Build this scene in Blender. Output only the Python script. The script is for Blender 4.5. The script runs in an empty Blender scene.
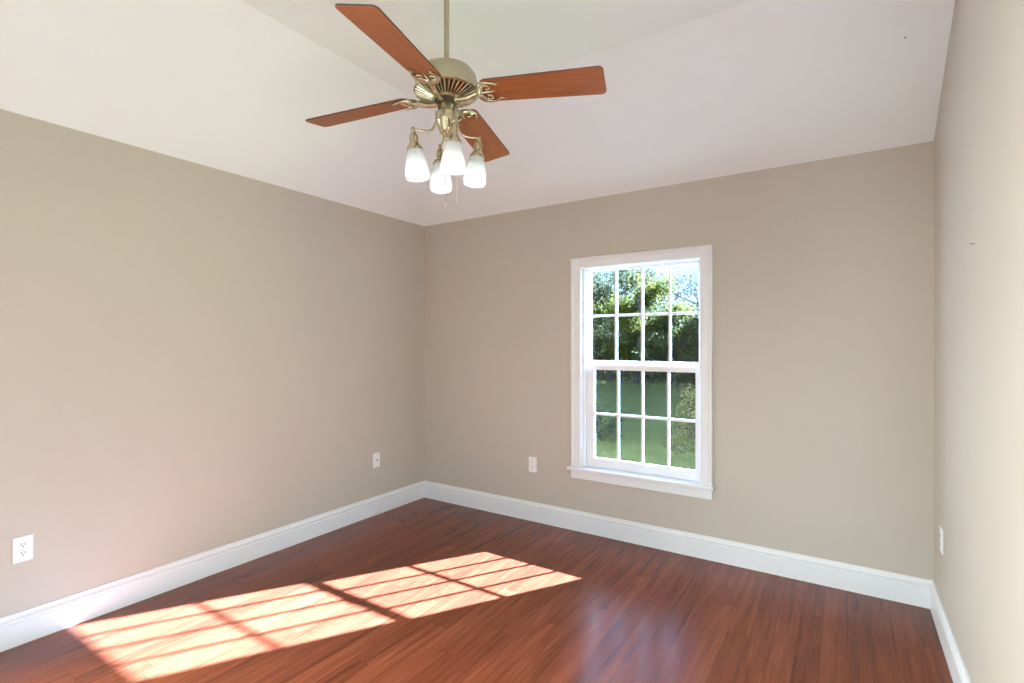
import bpy, bmesh, math, random
import numpy as np
from mathutils import Vector, Matrix

sc = bpy.context.scene
COL = sc.collection
rnd = random.Random(7)

# ------------------------------------------------------------------ camera
YAW = math.radians(33.1)
cam_d = bpy.data.cameras.new('camera')
cam = bpy.data.objects.new('camera', cam_d)
COL.objects.link(cam)
cam.location = (0, 0, 1.383)
cam.rotation_euler = (math.radians(90), 0, YAW)
cam_d.sensor_width = 36
cam_d.lens = 18.0
cam_d.shift_y = 2.0 / 1024
cam_d.clip_start = 0.03
cam_d.clip_end = 400
sc.camera = cam

# ------------------------------------------------------------------ colour management
sc.view_settings.view_transform = 'Standard'
sc.view_settings.look = 'None'
sc.view_settings.gamma = 1
sc.view_settings.use_curve_mapping = False
sc.view_settings.exposure = -0.02

# ------------------------------------------------------------------ sky
world = bpy.data.worlds.new('sky')
sc.world = world
world.use_nodes = True
wn = world.node_tree
wn.nodes.clear()
sky = wn.nodes.new('ShaderNodeTexSky')
sky.sky_type = 'NISHITA'
sky.sun_disc = False
sky.sun_elevation = math.radians(32.5)
sky.sun_rotation = math.radians(31)
sky.air_density = 1.0
sky.dust_density = 0.1
sky.ozone_density = 3.0
bg = wn.nodes.new('ShaderNodeBackground')
bg.inputs['Strength'].default_value = 0.31
wo = wn.nodes.new('ShaderNodeOutputWorld')
wn.links.new(sky.outputs[0], bg.inputs['Color'])
wn.links.new(bg.outputs[0], wo.inputs['Surface'])

# ------------------------------------------------------------------ sun and added fill lamps
def lamp(name, kind, loc, energy, color=(1, 1, 1), direction=None, size=None, size_y=None):
    d = bpy.data.lights.new(name, kind)
    d.energy = energy
    d.color = color
    o = bpy.data.objects.new(name, d)
    COL.objects.link(o)
    o.location = loc
    if direction is not None:
        o.rotation_euler = Vector(direction).to_track_quat('-Z', 'Y').to_euler()
    if kind == 'AREA':
        d.shape = 'RECTANGLE'
        d.size = size
        d.size_y = size_y
    return o

sun = lamp('sun', 'SUN', (6, 14, 10), 185, (0.66, 0.90, 1.52), (-0.84, -1.37, -1.0))
sun.data.angle = math.radians(0.7)
# added fill lamps, each set in an added window out of view
SOUTH = -1.05
WALLX, BACK, RIGHT = -3.19, 3.44, 0.385
lamp('front_fill', 'AREA', (-0.64, SOUTH + 0.02, 1.35), 20, (0.88, 0.985, 0.96), (0, 1, 0.0), 1.7, 1.9)
side = lamp('side_fill', 'AREA', (WALLX + 0.02, 0.16, 1.12), 140, (0.88, 0.985, 0.96), (1, 0, -0.30), 0.66, 1.5)  # added fill from the left, mainly to brighten the right wall
side.data.spread = math.radians(115)
lamp('right_fill', 'AREA', (RIGHT - 0.02, 0.55, 0.92), 48, (0.88, 0.985, 0.96), (-1, 0, -0.70), 1.0, 1.0)  # added low fill to brighten the near left wall

# ================================================================== helpers
def link_obj(name, me, mat=None, parent=None, smooth=False):
    o = bpy.data.objects.new(name, me)
    COL.objects.link(o)
    if mat is not None:
        me.materials.append(mat)
    if smooth:
        me.polygons.foreach_set('use_smooth', [True] * len(me.polygons))
    if parent is not None:
        o.parent = parent
    return o

def mesh_of(name, V, Fc):
    me = bpy.data.meshes.new(name)
    me.from_pydata([tuple(v) for v in V], [], [tuple(f) for f in Fc])
    me.update()
    return me

class MB:
    """collects shapes into one mesh"""
    def __init__(self):
        self.v = []
        self.f = []
    def add(self, V, Fc):
        n = len(self.v)
        self.v += [tuple(p) for p in V]
        self.f += [tuple(i + n for i in f) for f in Fc]
    def box(self, x0, x1, y0, y1, z0, z1, bev=0.0):
        if bev <= 0:
            V = [(x0, y0, z0), (x1, y0, z0), (x1, y1, z0), (x0, y1, z0),
                 (x0, y0, z1), (x1, y0, z1), (x1, y1, z1), (x0, y1, z1)]
            self.add(V, [(0, 3, 2, 1), (4, 5, 6, 7), (0, 1, 5, 4), (1, 2, 6, 5), (2, 3, 7, 6), (3, 0, 4, 7)])
            return
        bm = bmesh.new()
        bmesh.ops.create_cube(bm, size=1.0)
        for p in bm.verts:
            p.co = Vector(((x0 + x1) / 2 + p.co.x * (x1 - x0), (y0 + y1) / 2 + p.co.y * (y1 - y0), (z0 + z1) / 2 + p.co.z * (z1 - z0)))
        bmesh.ops.bevel(bm, geom=list(bm.edges), offset=bev, segments=2, profile=0.6, affect='EDGES')
        self.bm(bm)
    def bm(self, bm):
        bm.verts.index_update()
        self.add([p.co for p in bm.verts], [[q.index for q in f.verts] for f in bm.faces])
        bm.free()
    def lathe(self, prof, n=32, mat=None, cap0=False, cap1=False):
        V, Fc = [], []
        m = len(prof)
        for i in range(n):
            a = 2 * math.pi * i / n
            for (r, z) in prof:
                V.append(Vector((r * math.cos(a), r * math.sin(a), z)))
        for i in range(n):
            j = (i + 1) % n
            for k in range(m - 1):
                Fc.append((i * m + k, j * m + k, j * m + k + 1, i * m + k + 1))
        if cap0:
            Fc.append([i * m for i in range(n)][::-1])
        if cap1:
            Fc.append([i * m + m - 1 for i in range(n)])
        if mat is not None:
            V = [mat @ p for p in V]
        self.add(V, Fc)
    def tube(self, pts, rads, n=8):
        pts = [Vector(p) for p in pts]
        if not hasattr(rads, '__len__'):
            rads = [rads] * len(pts)
        V, Fc = [], []
        up = Vector((0.13, 0.21, 0.97))
        for i, p in enumerate(pts):
            t = (pts[min(i + 1, len(pts) - 1)] - pts[max(i - 1, 0)]).normalized()
            a = t.cross(up)
            if a.length < 1e-3:
                a = t.cross(Vector((1, 0, 0)))
            a.normalize()
            b = t.cross(a)
            for k in range(n):
                q = 2 * math.pi * k / n
                V.append(p + rads[i] * (math.cos(q) * a + math.sin(q) * b))
        for i in range(len(pts) - 1):
            for k in range(n):
                l = (k + 1) % n
                Fc.append((i * n + k, i * n + l, (i + 1) * n + l, (i + 1) * n + k))
        Fc.append(list(range(n))[::-1])
        Fc.append([(len(pts) - 1) * n + k for k in range(n)])
        self.add(V, Fc)
    def sweep(self, prof, p0, p1, out, up=Vector((0, 0, 1))):
        """profile (d, h) extruded from p0 to p1; d along out, h along up"""
        p0, p1, out, up = Vector(p0), Vector(p1), Vector(out), Vector(up)
        m = len(prof)
        V = [p + out * d + up * h for p in (p0, p1) for (d, h) in prof]
        Fc = [(k, (k + 1) % m, m + (k + 1) % m, m + k) for k in range(m)]
        Fc += [list(range(m))[::-1], list(range(m, 2 * m))]
        self.add(V, Fc)
    def build(self, name, mat, parent=None, smooth=False):
        me = mesh_of(name, self.v, self.f)
        bm = bmesh.new()
        bm.from_mesh(me)
        bmesh.ops.recalc_face_normals(bm, faces=bm.faces)
        bm.to_mesh(me)
        bm.free()
        return link_obj(name, me, mat, parent, smooth)

def autosmooth(o, ang=35):
    me = o.data
    me.polygons.foreach_set('use_smooth', [True] * len(me.polygons))
    bm = bmesh.new()
    bm.from_mesh(me)
    for e in bm.edges:
        if len(e.link_faces) == 2 and e.calc_face_angle(0) > math.radians(ang):
            e.smooth = False
    bm.to_mesh(me)
    bm.free()
    return o

def empty(name, loc, rotz=0.0):
    o = bpy.data.objects.new(name, None)
    COL.objects.link(o)
    o.empty_display_size = 0.1
    o.location = loc
    o.rotation_euler = (0, 0, rotz)
    return o

def tag(o, label, cat, group=None, kind=None):
    o['label'] = label
    o['category'] = cat
    if group:
        o['group'] = group
    if kind:
        o['kind'] = kind
    return o

# ------------------------------------------------------------------ materials
def principled(name, color, rough=0.5, metal=0.0, spec=0.5):
    m = bpy.data.materials.new(name)
    m.use_nodes = True
    b = m.node_tree.nodes['Principled BSDF']
    b.inputs['Base Color'].default_value = (*color, 1)
    b.inputs['Roughness'].default_value = rough
    b.inputs['Metallic'].default_value = metal
    b.inputs['Specular IOR Level'].default_value = spec
    return m, m.node_tree, b

def nd(nt, t, **kw):
    n = nt.nodes.new(t)
    for k, v in kw.items():
        if k in ('operation', 'blend_type', 'data_type', 'noise_dimensions', 'wave_type', 'bands_direction'):
            setattr(n, k, v)
    return n

def mth(nt, op, a, b=None):
    n = nt.nodes.new('ShaderNodeMath')
    n.operation = op
    for i, x in enumerate((a, b)):
        if x is None:
            continue
        if isinstance(x, (int, float)):
            n.inputs[i].default_value = x
        else:
            nt.links.new(x, n.inputs[i])
    return n.outputs[0]

def ramp(nt, fac, stops):
    r = nt.nodes.new('ShaderNodeValToRGB')
    e = r.color_ramp.elements
    while len(e) < len(stops):
        e.new(0.5)
    for i, (p, c) in enumerate(stops):
        e[i].position = p
        e[i].color = (*c, 1)
    nt.links.new(fac, r.inputs[0])
    return r.outputs[0]

def mottled(name, c0, c1, scale, rough=0.6, metal=0.0, bump=0.0, bscale=200, spec=0.5, stretch=(1, 1, 1)):
    m, nt, b = principled(name, c0, rough, metal, spec)
    tc = nd(nt, 'ShaderNodeTexCoord')
    mp = nd(nt, 'ShaderNodeMapping')
    mp.inputs['Scale'].default_value = stretch
    nt.links.new(tc.outputs['Object'], mp.inputs[0])
    n = nd(nt, 'ShaderNodeTexNoise')
    n.inputs['Scale'].default_value = scale
    n.inputs['Detail'].default_value = 4
    nt.links.new(mp.outputs[0], n.inputs['Vector'])
    col = ramp(nt, n.outputs['Fac'], [(0.32, c0), (0.68, c1)])
    nt.links.new(col, b.inputs['Base Color'])
    if bump:
        n2 = nd(nt, 'ShaderNodeTexNoise')
        n2.inputs['Scale'].default_value = bscale
        nt.links.new(mp.outputs[0], n2.inputs['Vector'])
        bp = nd(nt, 'ShaderNodeBump')
        bp.inputs['Strength'].default_value = bump
        bp.inputs['Distance'].default_value = 0.002
        nt.links.new(n2.outputs['Fac'], bp.inputs['Height'])
        nt.links.new(bp.outputs[0], b.inputs['Normal'])
    return m

M = {}
M['wall'] = mottled('wall_paint', (0.485, 0.435, 0.362), (0.505, 0.452, 0.377), 1.3, 0.62, bump=0.10, bscale=160, spec=0.3)
M['ceiling'] = mottled('ceiling_paint', (0.815, 0.868, 0.878), (0.835, 0.888, 0.898), 1.1, 0.85, bump=0.08, bscale=140, spec=0.2)
M['trim'] = mottled('white_trim_paint', (0.73, 0.74, 0.75), (0.75, 0.76, 0.77), 3, 0.32, spec=0.5)
M['vinyl'] = mottled('white_window_vinyl', (0.82, 0.83, 0.84), (0.84, 0.85, 0.86), 5, 0.35)
M['plate'] = mottled('white_plastic', (0.80, 0.79, 0.77), (0.82, 0.81, 0.79), 20, 0.3)
M['slot'] = mottled('dark_slot', (0.03, 0.03, 0.03), (0.05, 0.05, 0.05), 50, 0.6)
M['nail'] = mottled('grey_nail', (0.30, 0.28, 0.26), (0.36, 0.34, 0.31), 90, 0.4, 0.7)
M['brass'] = mottled('antique_brass', (0.46, 0.40, 0.26), (0.60, 0.54, 0.38), 30, 0.24, 0.9)
M['brass_satin'] = mottled('satin_brass', (0.43, 0.39, 0.26), (0.47, 0.43, 0.29), 16, 0.5, 0.55)
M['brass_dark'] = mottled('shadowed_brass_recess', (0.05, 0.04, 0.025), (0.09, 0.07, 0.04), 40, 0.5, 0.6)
M['blade_edge'] = mottled('dark_blade_edge', (0.07, 0.035, 0.02), (0.10, 0.05, 0.03), 30, 0.5)
M['bark'] = mottled('grey_bark', (0.18, 0.17, 0.15), (0.30, 0.28, 0.26), 9, 0.9, bump=0.6, bscale=30, spec=0.1)
M['siding'] = M['vinyl']

def mat_floor():
    m, nt, b = principled('cherry_laminate', (0.2, 0.05, 0.02), 0.24, 0, 0.30)
    tc = nd(nt, 'ShaderNodeTexCoord')
    sp = nd(nt, 'ShaderNodeSeparateXYZ')
    nt.links.new(tc.outputs['Object'], sp.inputs[0])
    u = mth(nt, 'DIVIDE', sp.outputs[0], 0.0955)
    iu = mth(nt, 'FLOOR', u)
    fu = mth(nt, 'FRACT', u)
    w1 = nd(nt, 'ShaderNodeTexWhiteNoise', noise_dimensions='1D')
    nt.links.new(iu, w1.inputs['W'])
    v = mth(nt, 'ADD', mth(nt, 'DIVIDE', sp.outputs[1], 1.22), mth(nt, 'MULTIPLY', w1.outputs['Value'], 7.0))
    iv = mth(nt, 'FLOOR', v)
    fv = mth(nt, 'FRACT', v)
    cb = nd(nt, 'ShaderNodeCombineXYZ')
    nt.links.new(iu, cb.inputs[0])
    nt.links.new(iv, cb.inputs[1])
    w2 = nd(nt, 'ShaderNodeTexWhiteNoise', noise_dimensions='2D')
    nt.links.new(cb.outputs[0], w2.inputs['Vector'])
    # grain stretched along each board
    gx = mth(nt, 'MULTIPLY', sp.outputs[0], 34.0)
    gy = mth(nt, 'ADD', mth(nt, 'MULTIPLY', sp.outputs[1], 1.7), mth(nt, 'MULTIPLY', w2.outputs['Value'], 37.0))
    cg = nd(nt, 'ShaderNodeCombineXYZ')
    nt.links.new(gx, cg.inputs[0])
    nt.links.new(gy, cg.inputs[1])
    nt.links.new(mth(nt, 'MULTIPLY', w2.outputs['Value'], 11.0), cg.inputs[2])
    n1 = nd(nt, 'ShaderNodeTexNoise')
    n1.inputs['Scale'].default_value = 1.0
    n1.inputs['Detail'].default_value = 6
    n1.inputs['Roughness'].default_value = 0.62
    n1.inputs['Distortion'].default_value = 0.5
    nt.links.new(cg.outputs[0], n1.inputs['Vector'])
    # fine pores
    cp = nd(nt, 'ShaderNodeCombineXYZ')
    nt.links.new(mth(nt, 'MULTIPLY', sp.outputs[0], 210.0), cp.inputs[0])
    nt.links.new(mth(nt, 'MULTIPLY', sp.outputs[1], 7.0), cp.inputs[1])
    nt.links.new(w2.outputs['Value'], cp.inputs[2])
    n2 = nd(nt, 'ShaderNodeTexNoise')
    n2.inputs['Scale'].default_value = 1.0
    n2.inputs['Detail'].default_value = 3
    nt.links.new(cp.outputs[0], n2.inputs['Vector'])
    mix = mth(nt, 'ADD', mth(nt, 'MULTIPLY', n1.outputs['Fac'], 0.72), mth(nt, 'MULTIPLY', n2.outputs['Fac'], 0.28))
    mix = mth(nt, 'ADD', mix, mth(nt, 'MULTIPLY', mth(nt, 'SUBTRACT', w2.outputs['Value'], 0.5), 0.13))
    col = ramp(nt, mix, [(0.30, (0.080, 0.018, 0.0080)), (0.46, (0.145, 0.034, 0.0140)), (0.58, (0.190, 0.047, 0.0190)), (0.74, (0.250, 0.070, 0.030))])
    # joints between boards
    edge = mth(nt, 'MAXIMUM', mth(nt, 'LESS_THAN', fu, 0.018), mth(nt, 'LESS_THAN', fv, 0.0022))
    mx = nd(nt, 'ShaderNodeMix', data_type='RGBA')
    nt.links.new(mth(nt, 'MULTIPLY', edge, 0.55), mx.inputs[0])
    nt.links.new(col, mx.inputs[6])
    mx.inputs[7].default_value = (0.035, 0.010, 0.006, 1)
    nt.links.new(mx.outputs[2], b.inputs['Base Color'])
    nt.links.new(mth(nt, 'ADD', mth(nt, 'MULTIPLY', n2.outputs['Fac'], 0.08), 0.20), b.inputs['Roughness'])
    bp = nd(nt, 'ShaderNodeBump')
    bp.inputs['Strength'].default_value = 0.04
    bp.inputs['Distance'].default_value = 0.001
    nt.links.new(mth(nt, 'SUBTRACT', n2.outputs['Fac'], mth(nt, 'MULTIPLY', edge, 0.6)), bp.inputs['Height'])
    nt.links.new(bp.outputs[0], b.inputs['Normal'])
    return m
M['floor'] = mat_floor()

def mat_blade():
    m, nt, b = principled('cherry_blade_wood', (0.3, 0.1, 0.03), 0.35)
    tc = nd(nt, 'ShaderNodeTexCoord')
    mp = nd(nt, 'ShaderNodeMapping')
    mp.inputs['Scale'].default_value = (5, 70, 20)
    nt.links.new(tc.outputs['Object'], mp.inputs[0])
    n = nd(nt, 'ShaderNodeTexNoise')
    n.inputs['Scale'].default_value = 1.0
    n.inputs['Detail'].default_value = 5
    nt.links.new(mp.outputs[0], n.inputs['Vector'])
    col = ramp(nt, n.outputs['Fac'], [(0.25, (0.20, 0.050, 0.010)), (0.5, (0.265, 0.072, 0.014)), (0.75, (0.33, 0.100, 0.022))])
    nt.links.new(col, b.inputs['Base Color'])
    return m
M['blade'] = mat_blade()

def mat_glass():
    m = bpy.data.materials.new('window_glass')
    m.use_nodes = True
    nt = m.node_tree
    nt.nodes.clear()
    out = nd(nt, 'ShaderNodeOutputMaterial')
    tr = nd(nt, 'ShaderNodeBsdfTransparent')
    tr.inputs[0].default_value = (0.96, 0.98, 0.97, 1)
    gl = nd(nt, 'ShaderNodeBsdfGlossy')
    gl.inputs['Roughness'].default_value = 0.02
    fr = nd(nt, 'ShaderNodeFresnel')
    fr.inputs[0].default_value = 1.18
    mx = nd(nt, 'ShaderNodeMixShader')
    nt.links.new(fr.outputs[0], mx.inputs[0])
    nt.links.new(tr.outputs[0], mx.inputs[1])
    nt.links.new(gl.outputs[0], mx.inputs[2])
    nt.links.new(mx.outputs[0], out.inputs[0])
    return m
M['glass'] = mat_glass()

def mat_screen():
    m = bpy.data.materials.new('insect_screen_mesh')
    m.use_nodes = True
    nt = m.node_tree
    nt.nodes.clear()
    out = nd(nt, 'ShaderNodeOutputMaterial')
    tr = nd(nt, 'ShaderNodeBsdfTransparent')
    df = nd(nt, 'ShaderNodeBsdfDiffuse')
    df.inputs[0].default_value = (0.03, 0.035, 0.033, 1)
    mx = nd(nt, 'ShaderNodeMixShader')
    mx.inputs[0].default_value = 0.08
    nt.links.new(tr.outputs[0], mx.inputs[1])
    nt.links.new(df.outputs[0], mx.inputs[2])
    nt.links.new(mx.outputs[0], out.inputs[0])
    return m
M['screen'] = mat_screen()

def mat_shade():
    m = bpy.data.materials.new('frosted_shade_glass')
    m.use_nodes = True
    nt = m.node_tree
    nt.nodes.clear()
    out = nd(nt, 'ShaderNodeOutputMaterial')
    tl = nd(nt, 'ShaderNodeBsdfTranslucent')
    tl.inputs[0].default_value = (0.80, 0.82, 0.82, 1)
    b = nd(nt, 'ShaderNodeBsdfPrincipled')
    b.inputs['Base Color'].default_value = (0.75, 0.76, 0.76, 1)
    b.inputs['Roughness'].default_value = 0.25
    tc = nd(nt, 'ShaderNodeTexCoord')
    vo = nd(nt, 'ShaderNodeTexVoronoi')
    vo.inputs['Scale'].default_value = 150
    nt.links.new(tc.outputs['Object'], vo.inputs['Vector'])
    bp = nd(nt, 'ShaderNodeBump')
    bp.inputs['Strength'].default_value = 0.5
    bp.inputs['Distance'].default_value = 0.002
    nt.links.new(vo.outputs['Distance'], bp.inputs['Height'])
    nt.links.new(bp.outputs[0], b.inputs['Normal'])
    mx = nd(nt, 'ShaderNodeMixShader')
    mx.inputs[0].default_value = 0.5
    nt.links.new(tl.outputs[0], mx.inputs[1])
    nt.links.new(b.outputs[0], mx.inputs[2])
    nt.links.new(mx.outputs[0], out.inputs[0])
    return m
M['shade'] = mat_shade()

def mat_bulb():
    m, nt, b = principled('lit_bulb', (0.9, 0.9, 0.88), 0.4)
    b.inputs['Emission Color'].default_value = (1, 0.97, 0.92, 1)
    b.inputs['Emission Strength'].default_value = 0.5
    return m
M['bulb'] = mat_bulb()

def mat_leaf(name, c0, c1, c2, trans=0.35):
    m = bpy.data.materials.new(name)
    m.use_nodes = True
    nt = m.node_tree
    nt.nodes.clear()
    out = nd(nt, 'ShaderNodeOutputMaterial')
    tc = nd(nt, 'ShaderNodeTexCoord')
    n = nd(nt, 'ShaderNodeTexNoise')
    n.inputs['Scale'].default_value = 2.2
    n.inputs['Detail'].default_value = 8
    n.inputs['Roughness'].default_value = 0.75
    nt.links.new(tc.outputs['Object'], n.inputs['Vector'])
    col = ramp(nt, n.outputs['Fac'], [(0.36, c0), (0.50, c1), (0.66, c2)])
    df = nd(nt, 'ShaderNodeBsdfDiffuse')
    tl = nd(nt, 'ShaderNodeBsdfTranslucent')
    nt.links.new(col, df.inputs[0])
    nt.links.new(col, tl.inputs[0])
    mx = nd(nt, 'ShaderNodeMixShader')
    mx.inputs[0].default_value = trans
    nt.links.new(df.outputs[0], mx.inputs[1])
    nt.links.new(tl.outputs[0], mx.inputs[2])
    nt.links.new(mx.outputs[0], out.inputs[0])
    return m
M['leaf_mid'] = mat_leaf('leaves_mid_green', (0.055, 0.066, 0.040), (0.095, 0.110, 0.055), (0.130, 0.140, 0.055))
M['leaf_yellow'] = mat_leaf('leaves_yellow_green', (0.060, 0.075, 0.025), (0.120, 0.130, 0.030), (0.210, 0.190, 0.035))
M['leaf_blue'] = mat_leaf('leaves_blue_green', (0.05, 0.07, 0.07), (0.08, 0.10, 0.10), (0.11, 0.13, 0.10))
M['leaf_brown'] = mat_leaf('leaves_brown', (0.09, 0.075, 0.045), (0.16, 0.14, 0.07), (0.24, 0.22, 0.09))
M['leaf_under'] = mat_leaf('leaves_pale_undergrowth', (0.075, 0.085, 0.050), (0.150, 0.160, 0.080), (0.24, 0.24, 0.10))
M['grass'] = mat_leaf('grass_blades', (0.34, 0.38, 0.13), (0.42, 0.46, 0.16), (0.48, 0.50, 0.18), 0.25)
M['lawn'] = mottled('lawn_soil_and_turf', (0.34, 0.38, 0.13), (0.42, 0.45, 0.16), 1.1, 0.95, spec=0.05)

# ================================================================== room shell
def struct(o):
    o['kind'] = 'structure'
    return o

SL = 0.62           # pitch of the sloped ceiling sides
TW = 0.85           # width of a slope in plan
ZW = 2.44           # top of back and left walls
ZC = ZW + SL * TW   # flat middle
T = 0.16            # wall thickness

b = MB()
b.box(WALLX - T, RIGHT + T, SOUTH - T, BACK + T, -0.10, 0.0)
struct(b.build('floor', M['floor']))

# ceiling: flat middle with slopes falling to the back and left walls, cut off by the right wall
xe, ys = RIGHT + 0.02, SOUTH - 0.02
xl, yb = WALLX - 0.02, BACK + 0.02
zo = ZW - 0.02 * SL
V = [(xl, ys, zo), (xl, yb, zo), (xe, yb, zo),
     (WALLX + TW, ys, ZC), (WALLX + TW, BACK - TW, ZC), (xe, BACK - TW, ZC), (xe, ys, ZC)]
Fq = [(0, 3, 4, 1), (1, 4, 5, 2), (3, 6, 5, 4)]
n = len(V)
V2 = [(x, y, z + 0.10) for (x, y, z) in V]
Fc = [f for f in Fq] + [tuple(i + n for i in f[::-1]) for f in Fq]
rim = [0, 1, 2, 5, 6, 3]
for i in range(6):
    a, c = rim[i], rim[(i + 1) % 6]
    Fc.append((a, c, c + n, a + n))
mb = MB()
mb.add(V + V2, Fc)
struct(mb.build('ceiling', M['ceiling']))

# window opening in the back wall
OX0, OX1, OZ0, OZ1 = -1.665, -0.745, 0.452, 1.985
b = MB()
y0, y1 = BACK, BACK + T
b.box(WALLX - T, OX0, y0, y1, -0.10, ZW + 0.08)
b.box(OX1, RIGHT + T, y0, y1, -0.10, ZW + 0.08)
b.box(OX0, OX1, y0, y1, -0.10, OZ0)
b.box(OX0, OX1, y0, y1, OZ1, ZW + 0.08)
struct(b.build('wall_back', M['wall']))
b = MB()
LY0, LY1, LZ0, LZ1 = -0.20, 0.52, 0.32, 1.92       # opening added for the side fill, out of view
b.box(WALLX - T, WALLX, SOUTH - T, LY0, -0.10, ZW + 0.08)
b.box(WALLX - T, WALLX, LY1, BACK, -0.10, ZW + 0.08)
b.box(WALLX - T, WALLX, LY0, LY1, -0.10, LZ0)
b.box(WALLX - T, WALLX, LY0, LY1, LZ1, ZW + 0.08)
struct(b.build('wall_left', M['wall']))
b = MB()
RY0, RY1, RZ0, RZ1 = 0.02, 1.08, 0.38, 1.62        # low opening added for the right fill, out of view
b.box(RIGHT, RIGHT + T, SOUTH - T, RY0, -0.10, ZC + 0.12)
b.box(RIGHT, RIGHT + T, RY1, BACK, -0.10, ZC + 0.12)
b.box(RIGHT, RIGHT + T, RY0, RY1, -0.10, RZ0)
b.box(RIGHT, RIGHT + T, RY0, RY1, RZ1, ZC + 0.12)
struct(b.build('wall_right', M['wall']))
# wall behind the camera with a wide opening added for the front fill
SX0, SX1, SZ0, SZ1 = -1.55, 0.27, 0.36, 2.34
b = MB()
y0, y1 = SOUTH - T, SOUTH
b.box(WALLX, SX0, y0, y1, -0.10, ZC + 0.12)
b.box(SX1, RIGHT, y0, y1, -0.10, ZC + 0.12)
b.box(SX0, SX1, y0, y1, -0.10, SZ0)
b.box(SX0, SX1, y0, y1, SZ1, ZC + 0.12)
struct(b.build('wall_front', M['wall']))

# baseboards: tall flat board with a moulded cap
BB = [(0, 0), (0.0175, 0), (0.0175, 0.103), (0.0140, 0.107), (0.0140, 0.113), (0.0195, 0.117), (0.0195, 0.122),
      (0.0140, 0.126), (0.0095, 0.133), (0.0070, 0.140), (0.0060, 0.146), (0, 0.146)]
def baseboard(name, p0, p1, out):
    m = MB()
    m.sweep(BB, p0, p1, out)
    return struct(m.build(name, M['trim']))
baseboard('baseboard_back', (WALLX, BACK, 0), (RIGHT, BACK, 0), (0, -1, 0))
baseboard('baseboard_left', (WALLX, SOUTH, 0), (WALLX, BACK - 0.0175, 0), (1, 0, 0))
baseboard('baseboard_right', (RIGHT, SOUTH, 0), (RIGHT, BACK - 0.0175, 0), (-1, 0, 0))

# ================================================================== window in the back wall
win = struct(empty('window_1', ((OX0 + OX1) / 2, BACK, OZ0)))
W0 = Vector(win.location)
def wpart(m, name, mat, parent=None):
    """parts are modelled in room coordinates and re-based on the window"""
    m.v = [tuple(Vector(p) - W0) for p in m.v]
    return m.build(name, mat, parent or win)

CX0, CX1, CZ1 = -1.709, -0.711, 2.012
ST = 0.475          # stool top
# casing: flat board with raised outer band and inner bead, mitred round three sides
CAS = [(0.0, 0.0), (0.022, 0.0), (0.026, 0.004), (0.026, 0.016), (0.019, 0.021), (0.017, 0.026), (0.017, 0.062), (0.020, 0.066), (0.020, 0.074), (0.012, 0.080), (0.0, 0.080)]
m = MB()
path = [(CX0, ST), (CX0, CZ1), (CX1, CZ1), (CX1, ST)]
inn = [(1, 0), (1, -1), (-1, -1), (-1, 0)]
k = len(CAS)
V = []
for (x, z), (ix, iz) in zip(path, inn):
    for d, w in CAS:
        V.append((x + ix * w, BACK - d, z + iz * w))
Fc = []
for i in range(3):
    for j in range(k):
        Fc.append((i * k + j, i * k + (j + 1) % k, (i + 1) * k + (j + 1) % k, (i + 1) * k + j))
Fc += [list(range(k))[::-1], list(range(3 * k, 4 * k))]
m.add(V, Fc)
wpart(m, 'casing', M['trim'])
m = MB()
m.box(-1.732, -0.700, BACK - 0.045, BACK, ST - 0.024, ST, 0.006)
m.box(OX0, OX1, BACK - 0.01, BACK + 0.07, ST - 0.0239, ST - 0.0005)
wpart(m, 'sill', M['trim'])
m = MB()
m.box(-1.709, -0.712, BACK - 0.020, BACK, 0.388, ST - 0.024, 0.003)
wpart(m, 'apron', M['trim'])
# jambs through the wall and past its outer face, with stops
JX0, JX1, JZ1 = -1.632, -0.792, 1.932
m = MB()
YO = BACK + 0.122
m.box(OX0, JX0, BACK, YO, ST, OZ1)
m.box(JX1, OX1, BACK, YO, ST, OZ1)
m.box(JX0, JX1, BACK, YO, JZ1, OZ1)
m.box(JX0, JX1, BACK + 0.05, YO, OZ0, ST - 0.001)
for (a, c) in ((JX0, JX0 + 0.022), (JX1 - 0.012, JX1)):
    m.box(a, c, BACK + 0.020, BACK + 0.036, ST, JZ1, 0.003)      # inner stops
m.box(JX0, JX1, BACK + 0.020, BACK + 0.036, JZ1 - 0.006, JZ1)
wpart(m, 'jamb', M['vinyl'])

def sash(name, x0, x1, z0, z1, gx0, gx1, gz0, gz1, yc, th):
    m = MB()
    ya, yb_ = yc - th / 2, yc + th / 2
    m.box(x0, gx0, ya, yb_, z0, z1, 0.003)
    m.box(gx1, x1, ya, yb_, z0, z1, 0.003)
    m.box(gx0 - 0.002, gx1 + 0.002, ya, yb_, z0, gz0, 0.003)
    m.box(gx0 - 0.002, gx1 + 0.002, ya, yb_, gz1, z1, 0.003)
    s = wpart(m, name, M['vinyl'])
    g = MB()
    g.box(gx0, gx1, yc - 0.003, yc + 0.003, gz0, gz1)
    wpart(g, 'glass', M['glass'], s)
    q = MB()
    w = 0.0085
    for i in range(1, 4):
        x = gx0 + (gx1 - gx0) * i / 4
        q.box(x - w, x + w, yc - 0.009, yc + 0.009, gz0, gz1, 0.003)
    z = (gz0 + gz1) / 2
    q.box(gx0, gx1, yc - 0.0085, yc + 0.0085, z - w, z + w, 0.003)
    wpart(q, 'muntin_grid', M['vinyl'], s)
    return s
up = sash('upper_sash', JX0 + 0.001, JX1 - 0.001, 1.215, JZ1, -1.597, -0.818, 1.257, 1.919, BACK + 0.104, 0.024)
lo = sash('lower_sash', JX0 + 0.001, JX1 - 0.001, ST, 1.226, -1.551, -0.831, 0.543, 1.190, BACK + 0.062, 0.024)
m = MB()
m.box(-1.230, -1.170, BACK + 0.052, BACK + 0.072, 1.226, 1.231, 0.001)
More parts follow.
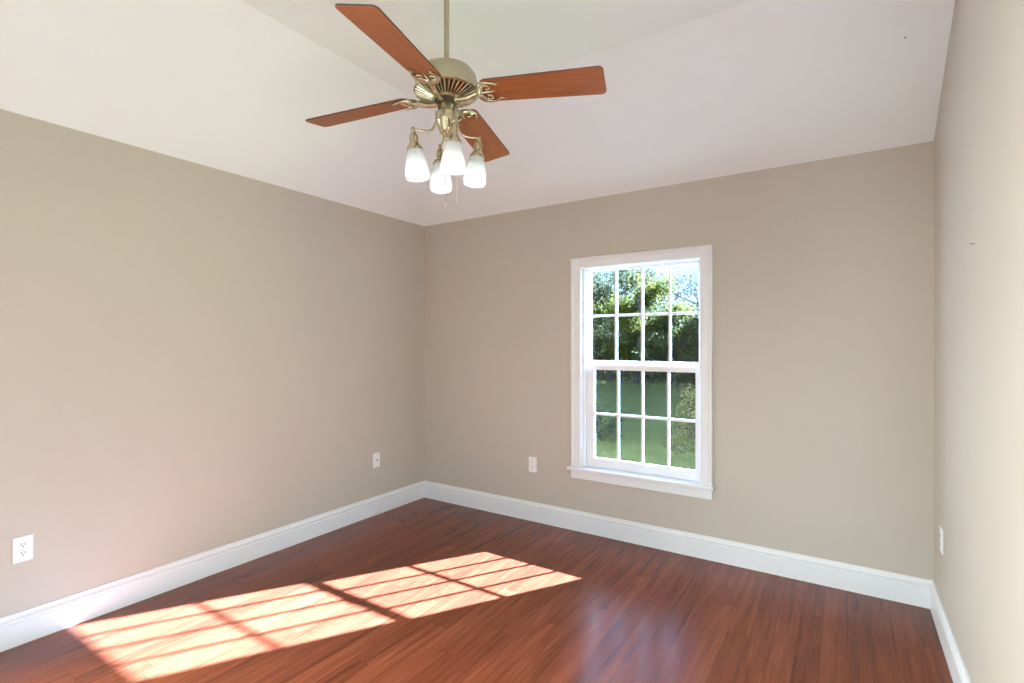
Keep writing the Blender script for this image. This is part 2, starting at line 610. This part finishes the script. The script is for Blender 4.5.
m.tube([(-1.215, BACK + 0.058, 1.233), (-1.185, BACK + 0.058, 1.234), (-1.160, BACK + 0.054, 1.233)], [0.004, 0.004, 0.003])
wpart(m, 'sash_lock', M['vinyl'])
m = MB()
m.box(JX0 + 0.008, JX1 - 0.008, BACK + 0.1185, BACK + 0.1195, ST + 0.002, 1.213)
wpart(m, 'insect_screen', M['screen'])

# unseen window added behind the camera for the fill: frame and mullions only
added_win2 = struct(empty('added_window_2', ((SX0 + SX1) / 2, SOUTH, SZ0)))
m = MB()
cx = (SX0 + SX1) / 2
for a, c in ((SX0, SX0 + 0.05), (SX1 - 0.05, SX1), (cx - 0.03, cx + 0.03)):
    m.box(a - cx, c - cx, -0.12, -0.06, 0, SZ1 - SZ0)
m.box(SX0 - cx, SX1 - cx, -0.12, -0.06, 0, 0.05)
m.box(SX0 - cx, SX1 - cx, -0.12, -0.06, SZ1 - SZ0 - 0.05, SZ1 - SZ0)
m.build('added_window_frame', M['vinyl'], added_win2)
added_win3 = struct(empty('added_window_3', (WALLX, (LY0 + LY1) / 2, LZ0)))  # unseen left-wall window, added to go with the side fill
m = MB()
hy, hz = (LY1 - LY0) / 2, LZ1 - LZ0
m.box(-0.12, -0.06, -hy, -hy + 0.04, 0, hz)
m.box(-0.12, -0.06, hy - 0.04, hy, 0, hz)
m.box(-0.12, -0.06, -hy, hy, 0, 0.04)
m.box(-0.12, -0.06, -hy, hy, hz - 0.04, hz)
m.box(-0.115, -0.065, -hy, hy, hz / 2 - 0.02, hz / 2 + 0.02)
m.build('added_window_frame', M['vinyl'], added_win3)
added_win4 = struct(empty('added_window_4', (RIGHT, (RY0 + RY1) / 2, RZ0)))  # unseen right-wall window, added to go with the low fill
m = MB()
hy, hz = (RY1 - RY0) / 2, RZ1 - RZ0
m.box(0.06, 0.12, -hy, -hy + 0.04, 0, hz)
m.box(0.06, 0.12, hy - 0.04, hy, 0, hz)
m.box(0.06, 0.12, -hy, hy, 0, 0.04)
m.box(0.06, 0.12, -hy, hy, hz - 0.04, hz)
m.build('added_window_frame', M['vinyl'], added_win4)

# ================================================================== ceiling fan
FX, FY = -1.406, 1.653
fan = empty('ceiling_fan', (FX, FY, ZC))
tag(fan, 'brass ceiling fan with four cherry wood blades and four frosted glass light shades', 'ceiling fan')
def Z(z):
    return z - ZC
m = MB()
m.lathe([(0.0, 0.0), (0.072, 0.0), (0.074, -0.008), (0.066, -0.03), (0.045, -0.062), (0.022, -0.078), (0.010, -0.08)], 40)
autosmooth(m.build('canopy', M['brass_satin'], fan))
m = MB()
m.lathe([(0.0112, -0.075), (0.0112, Z(2.52))], 20, cap0=True, cap1=True)
autosmooth(m.build('down_rod', M['brass_satin'], fan))
# motor housing: dome over a drum
m = MB()
m.lathe([(0.0115, Z(2.568)), (0.020, Z(2.566)), (0.024, Z(2.546)), (0.050, Z(2.540)), (0.088, Z(2.534)), (0.110, Z(2.524)), (0.125, Z(2.504)), (0.131, Z(2.476)),
         (0.131, Z(2.448)), (0.128, Z(2.444)), (0.0, Z(2.444))], 56)
autosmooth(m.build('motor_housing', M['brass_satin'], fan))
# vented ring with radial ribs, tapering down to the flywheel
m = MB()
m.lathe([(0.128, Z(2.446)), (0.136, Z(2.443)), (0.137, Z(2.436)), (0.131, Z(2.431)), (0.127, Z(2.434))], 56)
m.lathe([(0.062, Z(2.411)), (0.055, Z(2.403)), (0.042, Z(2.403))], 40)
for i in range(40):
    a = 2 * math.pi * i / 40
    ca, sa = math.cos(a), math.sin(a)
    m.tube([(0.130 * ca, 0.130 * sa, Z(2.433)), (0.100 * ca, 0.100 * sa, Z(2.423)), (0.060 * ca, 0.060 * sa, Z(2.409))], [0.0050, 0.0044, 0.0030], 6)
ring = autosmooth(m.build('vent_ring', M['brass'], fan), 50)
m = MB()
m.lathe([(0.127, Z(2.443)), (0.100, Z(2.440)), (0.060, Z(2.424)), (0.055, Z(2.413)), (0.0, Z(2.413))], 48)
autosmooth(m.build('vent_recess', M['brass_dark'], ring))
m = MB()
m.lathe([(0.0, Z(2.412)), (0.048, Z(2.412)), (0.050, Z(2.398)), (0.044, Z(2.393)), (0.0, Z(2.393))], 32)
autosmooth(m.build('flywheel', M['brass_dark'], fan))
# switch housing
m = MB()
m.lathe([(0.0, Z(2.405)), (0.033, Z(2.405)), (0.037, Z(2.398)), (0.037, Z(2.356)), (0.041, Z(2.352)), (0.048, Z(2.348)), (0.049, Z(2.318)), (0.045, Z(2.308)),
         (0.040, Z(2.300)), (0.034, Z(2.282)), (0.025, Z(2.266)), (0.014, Z(2.256)), (0.008, Z(2.252)), (0.010, Z(2.246)), (0.007, Z(2.238)), (0.0, Z(2.235))], 40)
autosmooth(m.build('switch_housing', M['brass'], fan), 50)

BZ = 2.432
def blade_outline():
    """root rounded, slightly flaring towards a square tip with rounded corners; x along the blade"""
    r0, r1, w0, w1, rc = 0.150, 0.661, 0.066, 0.077, 0.020
    pts = []
    for i in range(13):                                   # rounded root
        a = math.radians(90 + 180 * i / 12)
        pts.append((r0 + 0.040 + 0.040 * math.cos(a), w0 * math.sin(a)))
    for i in range(7):
        a = math.radians(-90 + 90 * i / 6)
        pts.append((r1 - rc + rc * math.cos(a), -w1 + rc + rc * math.sin(a)))
    for i in range(7):
        a = math.radians(90 * i / 6)
        pts.append((r1 - rc + rc * math.cos(a), w1 - rc + rc * math.sin(a)))
    return pts
def inset(pts, d):
    c = Vector((0.43, 0))
    out = []
    N = len(pts)
    for i in range(N):
        p, q, r = Vector(pts[i - 1]), Vector(pts[i]), Vector(pts[(i + 1) % N])
        t = (r - p).normalized()
        nn = Vector((-t.y, t.x))
        out.append(tuple(q + nn * d))
    return out
def plate_mesh(pts, z0, z1, bev):
    V = []
    ins = inset(pts, bev)
    N = len(pts)
    for P, z in ((ins, z0), (pts, z0 + bev), (pts, z1 - bev), (ins, z1)):
        V += [(x, y, z) for x, y in P]
    Fc = []
    for l in range(3):
        for i in range(N):
            j = (i + 1) % N
            Fc.append((l * N + i, l * N + j, (l + 1) * N + j, (l + 1) * N + i))
    Fc.append(list(range(N))[::-1])
    Fc.append(list(range(3 * N, 4 * N)))
    return V, Fc

ox = blade_outline()
bv, bf = plate_mesh(ox, -0.003, 0.003, 0.0012)
blade_me = None
iron_me = None
screw_me = None
PITCH = math.radians(12)
def build_iron():
    """scrolled brass bracket: arm from the flywheel, then a crescent under the blade root with curled horns"""
    m = MB()
    t = 0.0045
    # arm (drops from hub, rises to blade)
    m.tube([(0.044, 0, -0.030), (0.066, 0, -0.032), (0.092, 0, -0.029), (0.118, 0, -0.020), (0.136, 0, -0.012), (0.152, 0, -0.009)],
           [0.013, 0.011, 0.011, 0.013, 0.013, 0.010], 10)
    # crescent following the blade root
    arc = []
    for i in range(17):
        a = math.radians(85 + 190 * i / 16)
        arc.append((0.192 + 0.046 * math.cos(a), 0.056 * math.sin(a), -0.008))
    rr = [0.004 + 0.0085 * math.sin(math.pi * i / 16) for i in range(17)]
    m.tube(arc, rr, 8)
    for s in (-1, 1):
        # horn curling back along the blade edge
        m.tube([(0.192, s * 0.055, -0.008), (0.214, s * 0.050, -0.008), (0.230, s * 0.040, -0.007), (0.246, s * 0.046, -0.006)], [0.0055, 0.006, 0.005, 0.002], 8)
        # inner scroll
        sc_ = []
        for i in range(13):
            q = i / 12
            a = math.radians(200 - 300 * q) 
            r = 0.021 * (1 - 0.55 * q)
            sc_.append((0.184 + r * math.cos(a), s * (0.026 + r * math.sin(a) * 0.9), -0.008))
        m.tube(sc_, [0.0075 - 0.003 * i / 12 for i in range(13)], 8)
        m.tube([(0.146, s * 0.004, -0.009), (0.158, s * 0.018, -0.009), (0.168, s * 0.032, -0.009), (0.172, s * 0.048, -0.008)], [0.009, 0.008, 0.007, 0.006], 8)
    m.tube([(0.146, 0, -0.008), (0.168, 0, -0.008), (0.198, 0, -0.007), (0.216, 0, -0.005)], [0.008, 0.006, 0.0055, 0.002], 8)
    return m
for i in range(4):
    ang = YAW + math.radians(-17.2 + 90 * i)
    MR = Matrix.Rotation(ang, 4, 'Z')
    # +angle side of the blade hangs lower
    if blade_me is None:
        mm = MB()
        mm.add(bv, bf)
        bl = mm.build('fan_blade', M['blade'], fan)
        blade_me = bl.data
        blade_me.materials.append(M['blade_edge'])
        for p in blade_me.polygons:
            if abs(p.normal.z) < 0.9:
                p.material_index = 1
        ir = autosmooth(build_iron().build('blade_bracket', M['brass'], bl), 60)
        iron_me = ir.data
    else:
        bl = link_obj('fan_blade', blade_me, None, fan)
        ir = link_obj('blade_bracket', iron_me, None, bl)
    bl.matrix_local = Matrix.Translation((0, 0, Z(BZ))) @ MR @ Matrix.Rotation(math.radians(3.6), 4, 'Y') @ Matrix.Rotation(-PITCH, 4, 'X')

# light kit: four arms, each with holder, shade and bulb
RA = 0.140
shade_prof = [(0.026, 0.0), (0.03, -0.005), (0.0325, -0.018), (0.037, -0.037), (0.042, -0.057), (0.0465, -0.078), (0.049, -0.098), (0.0485, -0.112), (0.0465, -0.121), (0.044, -0.121), (0.0462, -0.111), (0.0466, -0.098), (0.0441, -0.078), (0.0396, -0.057), (0.0346, -0.037), (0.0301, -0.018), (0.0275, -0.006), (0.024, -0.003)]
def build_shade():
    m = MB()
    nseg = 64
    V, Fc = [], []
    k = len(shade_prof)
    for i in range(nseg):
        a = 2 * math.pi * i / nseg
        for (r, z) in shade_prof:
            f = 1 + (0.012 if (i % 2) else -0.006) * min(1, abs(z) / 0.03)
            V.append((r * f * math.cos(a), r * f * math.sin(a), z))
    for i in range(nseg):
        j = (i + 1) % nseg
        for q in range(k):
            p = (q + 1) % k
            Fc.append((i * k + q, j * k + q, j * k + p, i * k + p))
    m.add(V, Fc)
    return m
kit = {}
TILT = math.radians(6)
HT = 2.262            # arm height
for i in range(4):
    ang = YAW + math.radians(19 + 90 * i)
    if not kit:
        a_ = MB()
        a_.tube([(0.034, 0, Z(2.312)), (0.046, 0, Z(2.302)), (0.054, 0, Z(2.285)), (0.064, 0, Z(2.270)), (0.080, 0, Z(2.264)), (0.110, 0, Z(HT)), (0.128, 0, Z(HT + 0.002)), (0.142, 0, Z(HT))],
                [0.0075, 0.006, 0.0052, 0.0048, 0.0046, 0.0046, 0.005, 0.006], 10)
        a_.lathe([(0, 0.013), (0.006, 0.011), (0.009, 0.005), (0.0095, 0), (0.007, -0.008), (0.005, -0.012), (0, -0.012)], 16, Matrix.Translation((RA, 0, Z(HT))))
        arm = autosmooth(a_.build('lamp_arm', M['brass'], fan), 60)
        kit['arm'] = arm.data
        h = MB()
        h.lathe([(0.0, 0.0), (0.006, -0.001), (0.0125, -0.008), (0.0165, -0.018), (0.0185, -0.030), (0.0175, -0.040), (0.0195, -0.050), (0.0255, -0.060), (0.030, -0.065), (0.0325, -0.070), (0.033, -0.078), (0.030, -0.079), (0.0, -0.072)], 28)
        ho = autosmooth(h.build('shade_holder', M['brass'], arm), 50)
        kit['holder'] = ho.data
        sh = build_shade().build('lamp_shade', M['shade'], arm, True)
        kit['shade'] = sh.data
        bu = MB()
        bu.lathe([(0.0, 0.0), (0.011, 0.0), (0.012, -0.018), (0.018, -0.034), (0.0225, -0.052), (0.020, -0.068), (0.011, -0.079), (0.0, -0.082)], 24)
        bo = bu.build('bulb', M['bulb'], arm, True)
        kit['bulb'] = bo.data
    else:
        arm = link_obj('lamp_arm', kit['arm'], None, fan)
        ho = link_obj('shade_holder', kit['holder'], None, arm)
        sh = link_obj('lamp_shade', kit['shade'], None, arm)
        bo = link_obj('bulb', kit['bulb'], None, arm)
    arm.rotation_euler = (0, 0, ang)
    base = Matrix.Translation((RA, 0, Z(HT - 0.006))) @ Matrix.Rotation(TILT, 4, 'Y')
    ho.matrix_local = base
    sh.matrix_local = base @ Matrix.Translation((0, 0, -0.073))
    bo.matrix_local = base @ Matrix.Translation((0, 0, -0.073))
    pl = lamp('bulb_light', 'POINT', (0, 0, 0), (0.6, 1.7, 2.0, 0.6)[i], (0.93, 1.0, 1.0))
    pl.data.shadow_soft_size = 0.02
    pl.parent = arm
    pl.matrix_local = base @ Matrix.Translation((0, 0, -0.165))

def chain(dx, dy, z0, z1):
    c = MB()
    nb = int((z0 - z1) / 0.006)
    for i in range(nb):
        z = z0 - 0.006 * i
        c.lathe([(0, z + 0.0021), (0.0019, z), (0, z - 0.0021)], 6, Matrix.Translation((dx, dy, -ZC)))
    c.tube([(dx, dy, Z(z0)), (dx, dy, Z(z1))], 0.0007, 5)
    p = c.build('pull_chain', M['brass'], fan)
    e = MB()
    e.lathe([(0, 0.0), (0.0014, -0.003), (0.0018, -0.008), (0.0020, -0.012), (0, -0.014)], 12, Matrix.Translation((dx, dy, Z(z1))))
    e.build('chain_pull', M['brass'], p, True)
def camdir(r, f):
    return (r * math.cos(YAW) - f * math.sin(YAW), r * math.sin(YAW) + f * math.cos(YAW))
dx, dy = camdir(0.002, -0.047)
chain(dx, dy, 2.335, 1.960)
dx, dy = camdir(0.046, -0.012)
chain(dx, dy, 2.335, 1.990)

# ================================================================== wall outlets
def wall_plate(name, loc, rotz, duplex):
    """built facing -y at the origin, then turned to its wall"""
    root = empty(name, loc, rotz)
    m = MB()
    m.box(-0.036, 0.036, -0.006, 0, -0.0585, 0.0585, 0.0025)
    m.build('cover_plate', M['plate'], root)
    if duplex:
        for s in (-1, 1):
            r = MB()
            N = 24
            pts = []
            for i in range(N):
                a = 2 * math.pi * i / N
                pts.append((0.0172 * math.cos(a), max(-0.0125, min(0.0125, 0.0172 * math.sin(a)))))
            V = [(x, -0.0085, z + s * 0.0195) for x, z in pts] + [(x, -0.004, z + s * 0.0195) for x, z in pts]
            r.add(V, [list(range(N))] + [(i, (i + 1) % N, N + (i + 1) % N, N + i) for i in range(N)])
            ro = r.build('receptacle', M['plate'], root)
            q = MB()
            z = s * 0.0195
            q.box(-0.0075, -0.0050, -0.0092, -0.008, z - 0.002, z + 0.008)
            q.box(0.0050, 0.0075, -0.0092, -0.008, z - 0.001, z + 0.007)
            q.lathe([(0, -0.0006), (0.0026, -0.0006), (0.0026, 0.0006), (0, 0.0006)], 12, Matrix.Translation((0, -0.0086, z - 0.0075)) @ Matrix.Rotation(math.radians(90), 4, 'X'))
            q.build('slots', M['slot'], ro)
        sc_ = MB()
        sc_.lathe([(0, 0.0015), (0.003, 0.001), (0.0034, 0), (0, -0.001)], 12, Matrix.Translation((0, -0.0065, 0)) @ Matrix.Rotation(math.radians(90), 4, 'X'))
        sc_.build('screw', M['plate'], root)
    else:
        r = MB()
        r.box(-0.0165, 0.0165, -0.0082, -0.004, -0.034, 0.034, 0.0012)
        ro = r.build('insert', M['plate'], root)
        q = MB()
        q.lathe([(0, 0.011), (0.0035, 0.011), (0.0045, 0.009), (0.0045, 0.0), (0.008, -0.0005), (0.008, -0.003), (0, -0.003)], 16, Matrix.Translation((0, -0.0085, 0)) @ Matrix.Rotation(math.radians(90), 4, 'X'))
        q.build('cable_socket', M['nail'], ro)
    return root
R90 = math.radians(90)
o = wall_plate('wall_outlet', (WALLX, 0.748, 0.434), R90, True)
tag(o, 'white electrical outlet on the left wall nearest the camera, above the sunlit floor', 'outlet')
o = wall_plate('wall_plate', (WALLX, 2.875, 0.438), R90, False)
tag(o, 'small white cover plate on the left wall close to the far corner', 'wall plate')
o = wall_plate('wall_outlet', (-2.047, BACK, 0.438), 0, True)
tag(o, 'white electrical outlet on the back wall to the left of the window', 'outlet')
o = wall_plate('wall_outlet', (RIGHT, 3.16, 0.447), -R90, True)
tag(o, 'white electrical outlet on the right wall, seen edge-on near the corner', 'outlet')

def nail(loc, axis, label, ln=0.012, r=0.0028, droop=0.006):
    m = MB()
    a = Vector(axis)
    m.tube([Vector((0, 0, 0)) - a * 0.004, a * ln * 0.5, a * ln + Vector((0, 0, droop))], [r * 0.6, r * 0.6, r * 0.55], 8)
    m.tube([a * ln + Vector((0, 0, droop)), a * (ln + 0.0015) + Vector((0, 0, droop))], r, 10)
    o = m.build('wall_nail', M['nail'])
    o.location = loc
    tag(o, label, 'nail')
nail((RIGHT, 2.425, 1.738), (-1, 0, 0), 'small grey nail left high on the bare right wall', 0.012, 0.0028, 0.003)
nail((WALLX, 1.737, 1.811), (1, 0, 0), 'tiny nail head high on the middle of the left wall', 0.004, 0.0035, 0)
nail((WALLX, 2.761, 0.619), (1, 0, 0), 'upper of two tiny screws above the cover plate on the left wall', 0.004, 0.0045, 0)
nail((WALLX, 2.785, 0.584), (1, 0, 0), 'lower of two tiny screws above the cover plate on the left wall', 0.004, 0.004, 0)

nail((0.225, 2.91, ZW + SL * (BACK - 2.91)), Vector((0, -SL, -1)).normalized(), 'tiny grey screw in the sloped ceiling near the right wall', 0.003, 0.0045, 0)

# ================================================================== outdoors
def ground_z(y):
    return -0.35 + 0.30 * min(1.0, max(0.0, (y - 5) / 12.0))
m = MB()
nx, ny = 40, 50
V, Fc = [], []
for j in range(ny + 1):
    for i in range(nx + 1):
        x = -40 + 80 * i / nx
        y = BACK + T + 0.0 + 66 * (j / ny) ** 1.4
        V.append((x, y, ground_z(y) + (0.03 * math.sin(x * 1.3) * math.cos(y * 0.9) if y > 5 else 0)))
for j in range(ny):
    for i in range(nx):
        a = j * (nx + 1) + i
        Fc.append((a, a + 1, a + nx + 2, a + nx + 1))
m.add(V, Fc)
struct(m.build('ground', M['lawn']))

rg = np.random.default_rng(3)
def grass_stuff():
    N = 110000
    x = rg.uniform(-11, 1.5, N)
    y = 5.0 + 14.0 * rg.random(N)
    keep = (x < -0.12 * y + 1.0) & (x > -0.56 * y - 1.0)
    x, y = x[keep], y[keep]
    N = len(x)
    z = np.array([ground_z(v) for v in y]) + np.where(y > 5, 0.03 * np.sin(x * 1.3) * np.cos(y * 0.9), 0) - 0.02
    a = rg.uniform(0, math.pi, N)
    w = rg.uniform(0.004, 0.009, N)
    h = rg.uniform(0.03, 0.08, N)
    lx = rg.normal(0, 0.03, N)
    ly = rg.normal(0, 0.03, N)
    V = np.zeros((N, 3, 3))
    V[:, 0] = np.stack([x - w * np.cos(a), y - w * np.sin(a), z], 1)
    V[:, 1] = np.stack([x + w * np.cos(a), y + w * np.sin(a), z], 1)
    V[:, 2] = np.stack([x + lx, y + ly, z + h], 1)
    me = bpy.data.meshes.new('grass')
    me.from_pydata(V.reshape(-1, 3).tolist(), [], np.arange(3 * N).reshape(-1, 3).tolist())
    o = link_obj('grass', me, M['grass'])
    tag(o, 'short green lawn grass seen through the lower window panes', 'grass', kind='stuff')
grass_stuff()

def leaves_mesh(centers, size, name):
    """one small folded leaf (two triangles) at each centre"""
    N = len(centers)
    c = np.asarray(centers)
    d1 = rg.normal(size=(N, 3))
    d1 /= np.linalg.norm(d1, axis=1)[:, None]
    d2 = np.cross(d1, rg.normal(size=(N, 3)))
    d2 /= np.linalg.norm(d2, axis=1)[:, None]
    d3 = np.cross(d1, d2)
    s = (size * rg.uniform(0.6, 1.35, N))[:, None]
    V = np.zeros((N, 4, 3))
    V[:, 0] = c - d1 * s
    V[:, 1] = c + d2 * s * 0.42 + d3 * s * 0.12
    V[:, 2] = c + d1 * s
    V[:, 3] = c - d2 * s * 0.42 + d3 * s * 0.12
    q = np.arange(4 * N).reshape(-1, 4)
    Fc = np.concatenate([q[:, [0, 1, 2]], q[:, [0, 2, 3]]])
    me = bpy.data.meshes.new(name)
    me.from_pydata(V.reshape(-1, 3).tolist(), [], Fc.tolist())
    return me

def tree(x, y, h, spread, nleaf, leafmat, leaf, label, group=None, kind='tree', low=0.25, nbr=16, trunk=0.10):
    z = ground_z(y) - 0.05
    root = empty('tree' if kind == 'tree' else 'shrub', (x, y, z))
    tag(root, label, kind, group)
    m = MB()
    r = random.Random(int((x * 31 + y * 17) * 100))
    tips = []
    top = h * 0.72
    def P(t):
        return Vector((0.10 * spread * math.sin(2.2 * t + x), 0.10 * spread * math.cos(1.7 * t + y), top * t))
    m.tube([P(i / 6) for i in range(7)], [trunk * (1.2 - i / 6 * 0.95) for i in range(7)], 8)
    for i in range(nbr):
        t = low + (1 - low) * (i + r.random()) / nbr
        p0 = P(t)
        a = r.random() * 6.283
        ln = spread * (0.55 + 0.5 * r.random()) * (1.05 - 0.45 * t)
        up_ = 0.25 + 0.75 * r.random()
        p1 = p0 + Vector((math.cos(a) * ln * 0.5, math.sin(a) * ln * 0.5, ln * 0.30 * up_ + 0.05))
        p2 = p0 + Vector((math.cos(a + 0.3) * ln, math.sin(a + 0.3) * ln, ln * 0.85 * up_))
        m.tube([p0, p1, p2], [trunk * 0.36, trunk * 0.22, trunk * 0.05], 6)
        tips += [(p1, 0.45), (p2, 0.62), ((p1 + p2) / 2, 0.55)]
        for k in range(3):
            a2 = a + r.uniform(-1.2, 1.2)
            q = p2 + Vector((math.cos(a2), math.sin(a2), r.uniform(-0.2, 0.9))) * ln * 0.45
            m.tube([p1.lerp(p2, 0.4 + 0.3 * k / 2), q], [trunk * 0.12, trunk * 0.03], 5)
            tips.append((q, 0.5))
    tips.append((P(1.0) + Vector((0, 0, h * 0.12)), 0.6))
    m.build('trunk' if kind == 'tree' else 'stems', M['bark'], root)
    if nleaf:
        idx = rg.integers(0, len(tips), nleaf)
        tp = np.array([tuple(t[0]) for t in tips])
        tr = np.array([t[1] for t in tips]) * (spread * 0.42)
        c = tp[idx] + rg.normal(size=(nleaf, 3)) * tr[idx][:, None] * np.array([0.62, 0.62, 0.5])
        c[:, 2] = np.maximum(c[:, 2], 0.06)
        me = leaves_mesh(c, leaf, 'foliage')
        link_obj('foliage', me, leafmat, root)
    return root

G1 = 'leafy trees along the far side of the lawn'
L1 = 'leafy green tree standing along the far side of the lawn outside the window'
for (x, y, h, s, mat) in ((-11.8, 18.6, 5.6, 1.9, 'leaf_mid'), (-9.6, 19.4, 6.2, 2.0, 'leaf_mid'), (-4.7, 18.9, 2.9, 1.4, 'leaf_mid'),
                          (-0.8, 19.0, 4.8, 1.8, 'leaf_mid')):
    tree(x, y, h, s, 12000, M[mat], 0.062, L1, G1)
tree(-7.5, 18.5, 5.4, 1.6, 13000, M['leaf_mid'], 0.058, 'tall dense green tree seen through the leftmost upper window panes', trunk=0.13)
tree(-6.2, 17.4, 4.4, 1.35, 11000, M['leaf_yellow'], 0.060, 'bushy yellow-green tree seen in the middle upper window panes')
tree(-5.0, 21.5, 5.2, 2.2, 6500, M['leaf_blue'], 0.052, 'thin blue-green tree with bare branches against the sky in the right upper panes', nbr=24, trunk=0.09)
tree(-8.9, 24.0, 7.2, 2.4, 2600, M['leaf_blue'], 0.085, 'sparse blue-green tree rising behind the tall dense tree', nbr=24, trunk=0.12)
G2 = 'undergrowth at the foot of the trees'
L2 = 'low tangled green shrub at the foot of the trees beyond the lawn'
for i in range(13):
    x = -12.6 + i * 1.0 + rnd.uniform(-0.2, 0.2)
    tree(x, 17.2 + rnd.uniform(-0.5, 0.9), rnd.uniform(1.7, 2.4), 0.95, 6000, M['leaf_under'], 0.055, L2, G2, 'shrub', 0.08, 12, 0.035)
for i in range(11):
    tree(-11.6 + i * 0.95, 20.1 + rnd.uniform(-0.3, 0.3), rnd.uniform(1.5, 1.9), 0.95, 6000, M['leaf_mid'], 0.06, L2, G2, 'shrub', 0.02, 14, 0.03)
G3 = 'dark hedge trees behind'
L3 = 'dark leafy tree filling the gaps behind the front row of trees'
for i in range(7):
    tree(-13 + i * 2.1, 23.2 + rnd.uniform(-0.5, 0.5), (3.7 if i < 3 else 2.8) + rnd.uniform(-0.2, 0.3), 1.7, 9000, M[('leaf_mid', 'leaf_under')[i % 2]], 0.08, L3, G3, 'tree', 0.05, 20)
tree(-1.47, 6.6, 1.5, 0.30, 3200, M['leaf_brown'], 0.022, 'slim brown-leaved shrub at the right edge of the lower window panes', None, 'shrub', 0.05, 14, 0.014)
tree(-3.55, 8.2, 0.62, 0.36, 1200, M['leaf_under'], 0.028, 'small yellow-leaved shrub at the bottom left of the lower window panes', None, 'shrub', 0.05, 10, 0.012)

G4 = 'unseen evergreens added to shade the lawn'
L4 = 'dense dark evergreen in the unseen row added right of the lawn to shade it'
def evergreen(x, y, h, r, n):  # unseen trees added to keep the sun off the lawn
    z = ground_z(y) - 0.05
    root = empty('shade_evergreen', (x, y, z))
    tag(root, L4, 'tree', G4)
    m = MB()
    m.tube([(0, 0, h * i / 6) for i in range(7)], [0.09 * (1.05 - i / 6) for i in range(7)], 8)
    for i in range(40):
        t = 0.06 + 0.88 * i / 40
        a = i * 2.4
        ln = r * 0.8 * math.sqrt(max(0.05, 1 - t ** 1.6))
        m.tube([(0, 0, h * t), (ln * math.cos(a), ln * math.sin(a), h * t + 0.12 * ln)], [0.02, 0.006], 5)
    m.build('trunk', M['bark'], root)
    t = rg.random(n) ** 1.15
    rad = r * np.sqrt(np.maximum(0.01, 1 - t ** 1.6)) * rg.random(n) ** 0.42
    a = rg.uniform(0, 2 * math.pi, n)
    c = np.stack([rad * np.cos(a), rad * np.sin(a), 0.06 + t * (h - 0.1)], 1)
    link_obj('foliage', leaves_mesh(c, 0.13, 'foliage'), M['leaf_mid'], root)
for (x, y, h, r) in ((-0.25, 9.3, 4.6, 1.25), (-0.45, 11.6, 5.8, 1.35), (-0.75, 14.0, 6.8, 1.45), (-1.1, 16.4, 7.6, 1.5), (-2.5, 18.6, 8.0, 1.5), (1.1, 11.4, 5.4, 1.25), (1.0, 13.8, 6.6, 1.3)):
    evergreen(x, y, h, r, 15000)
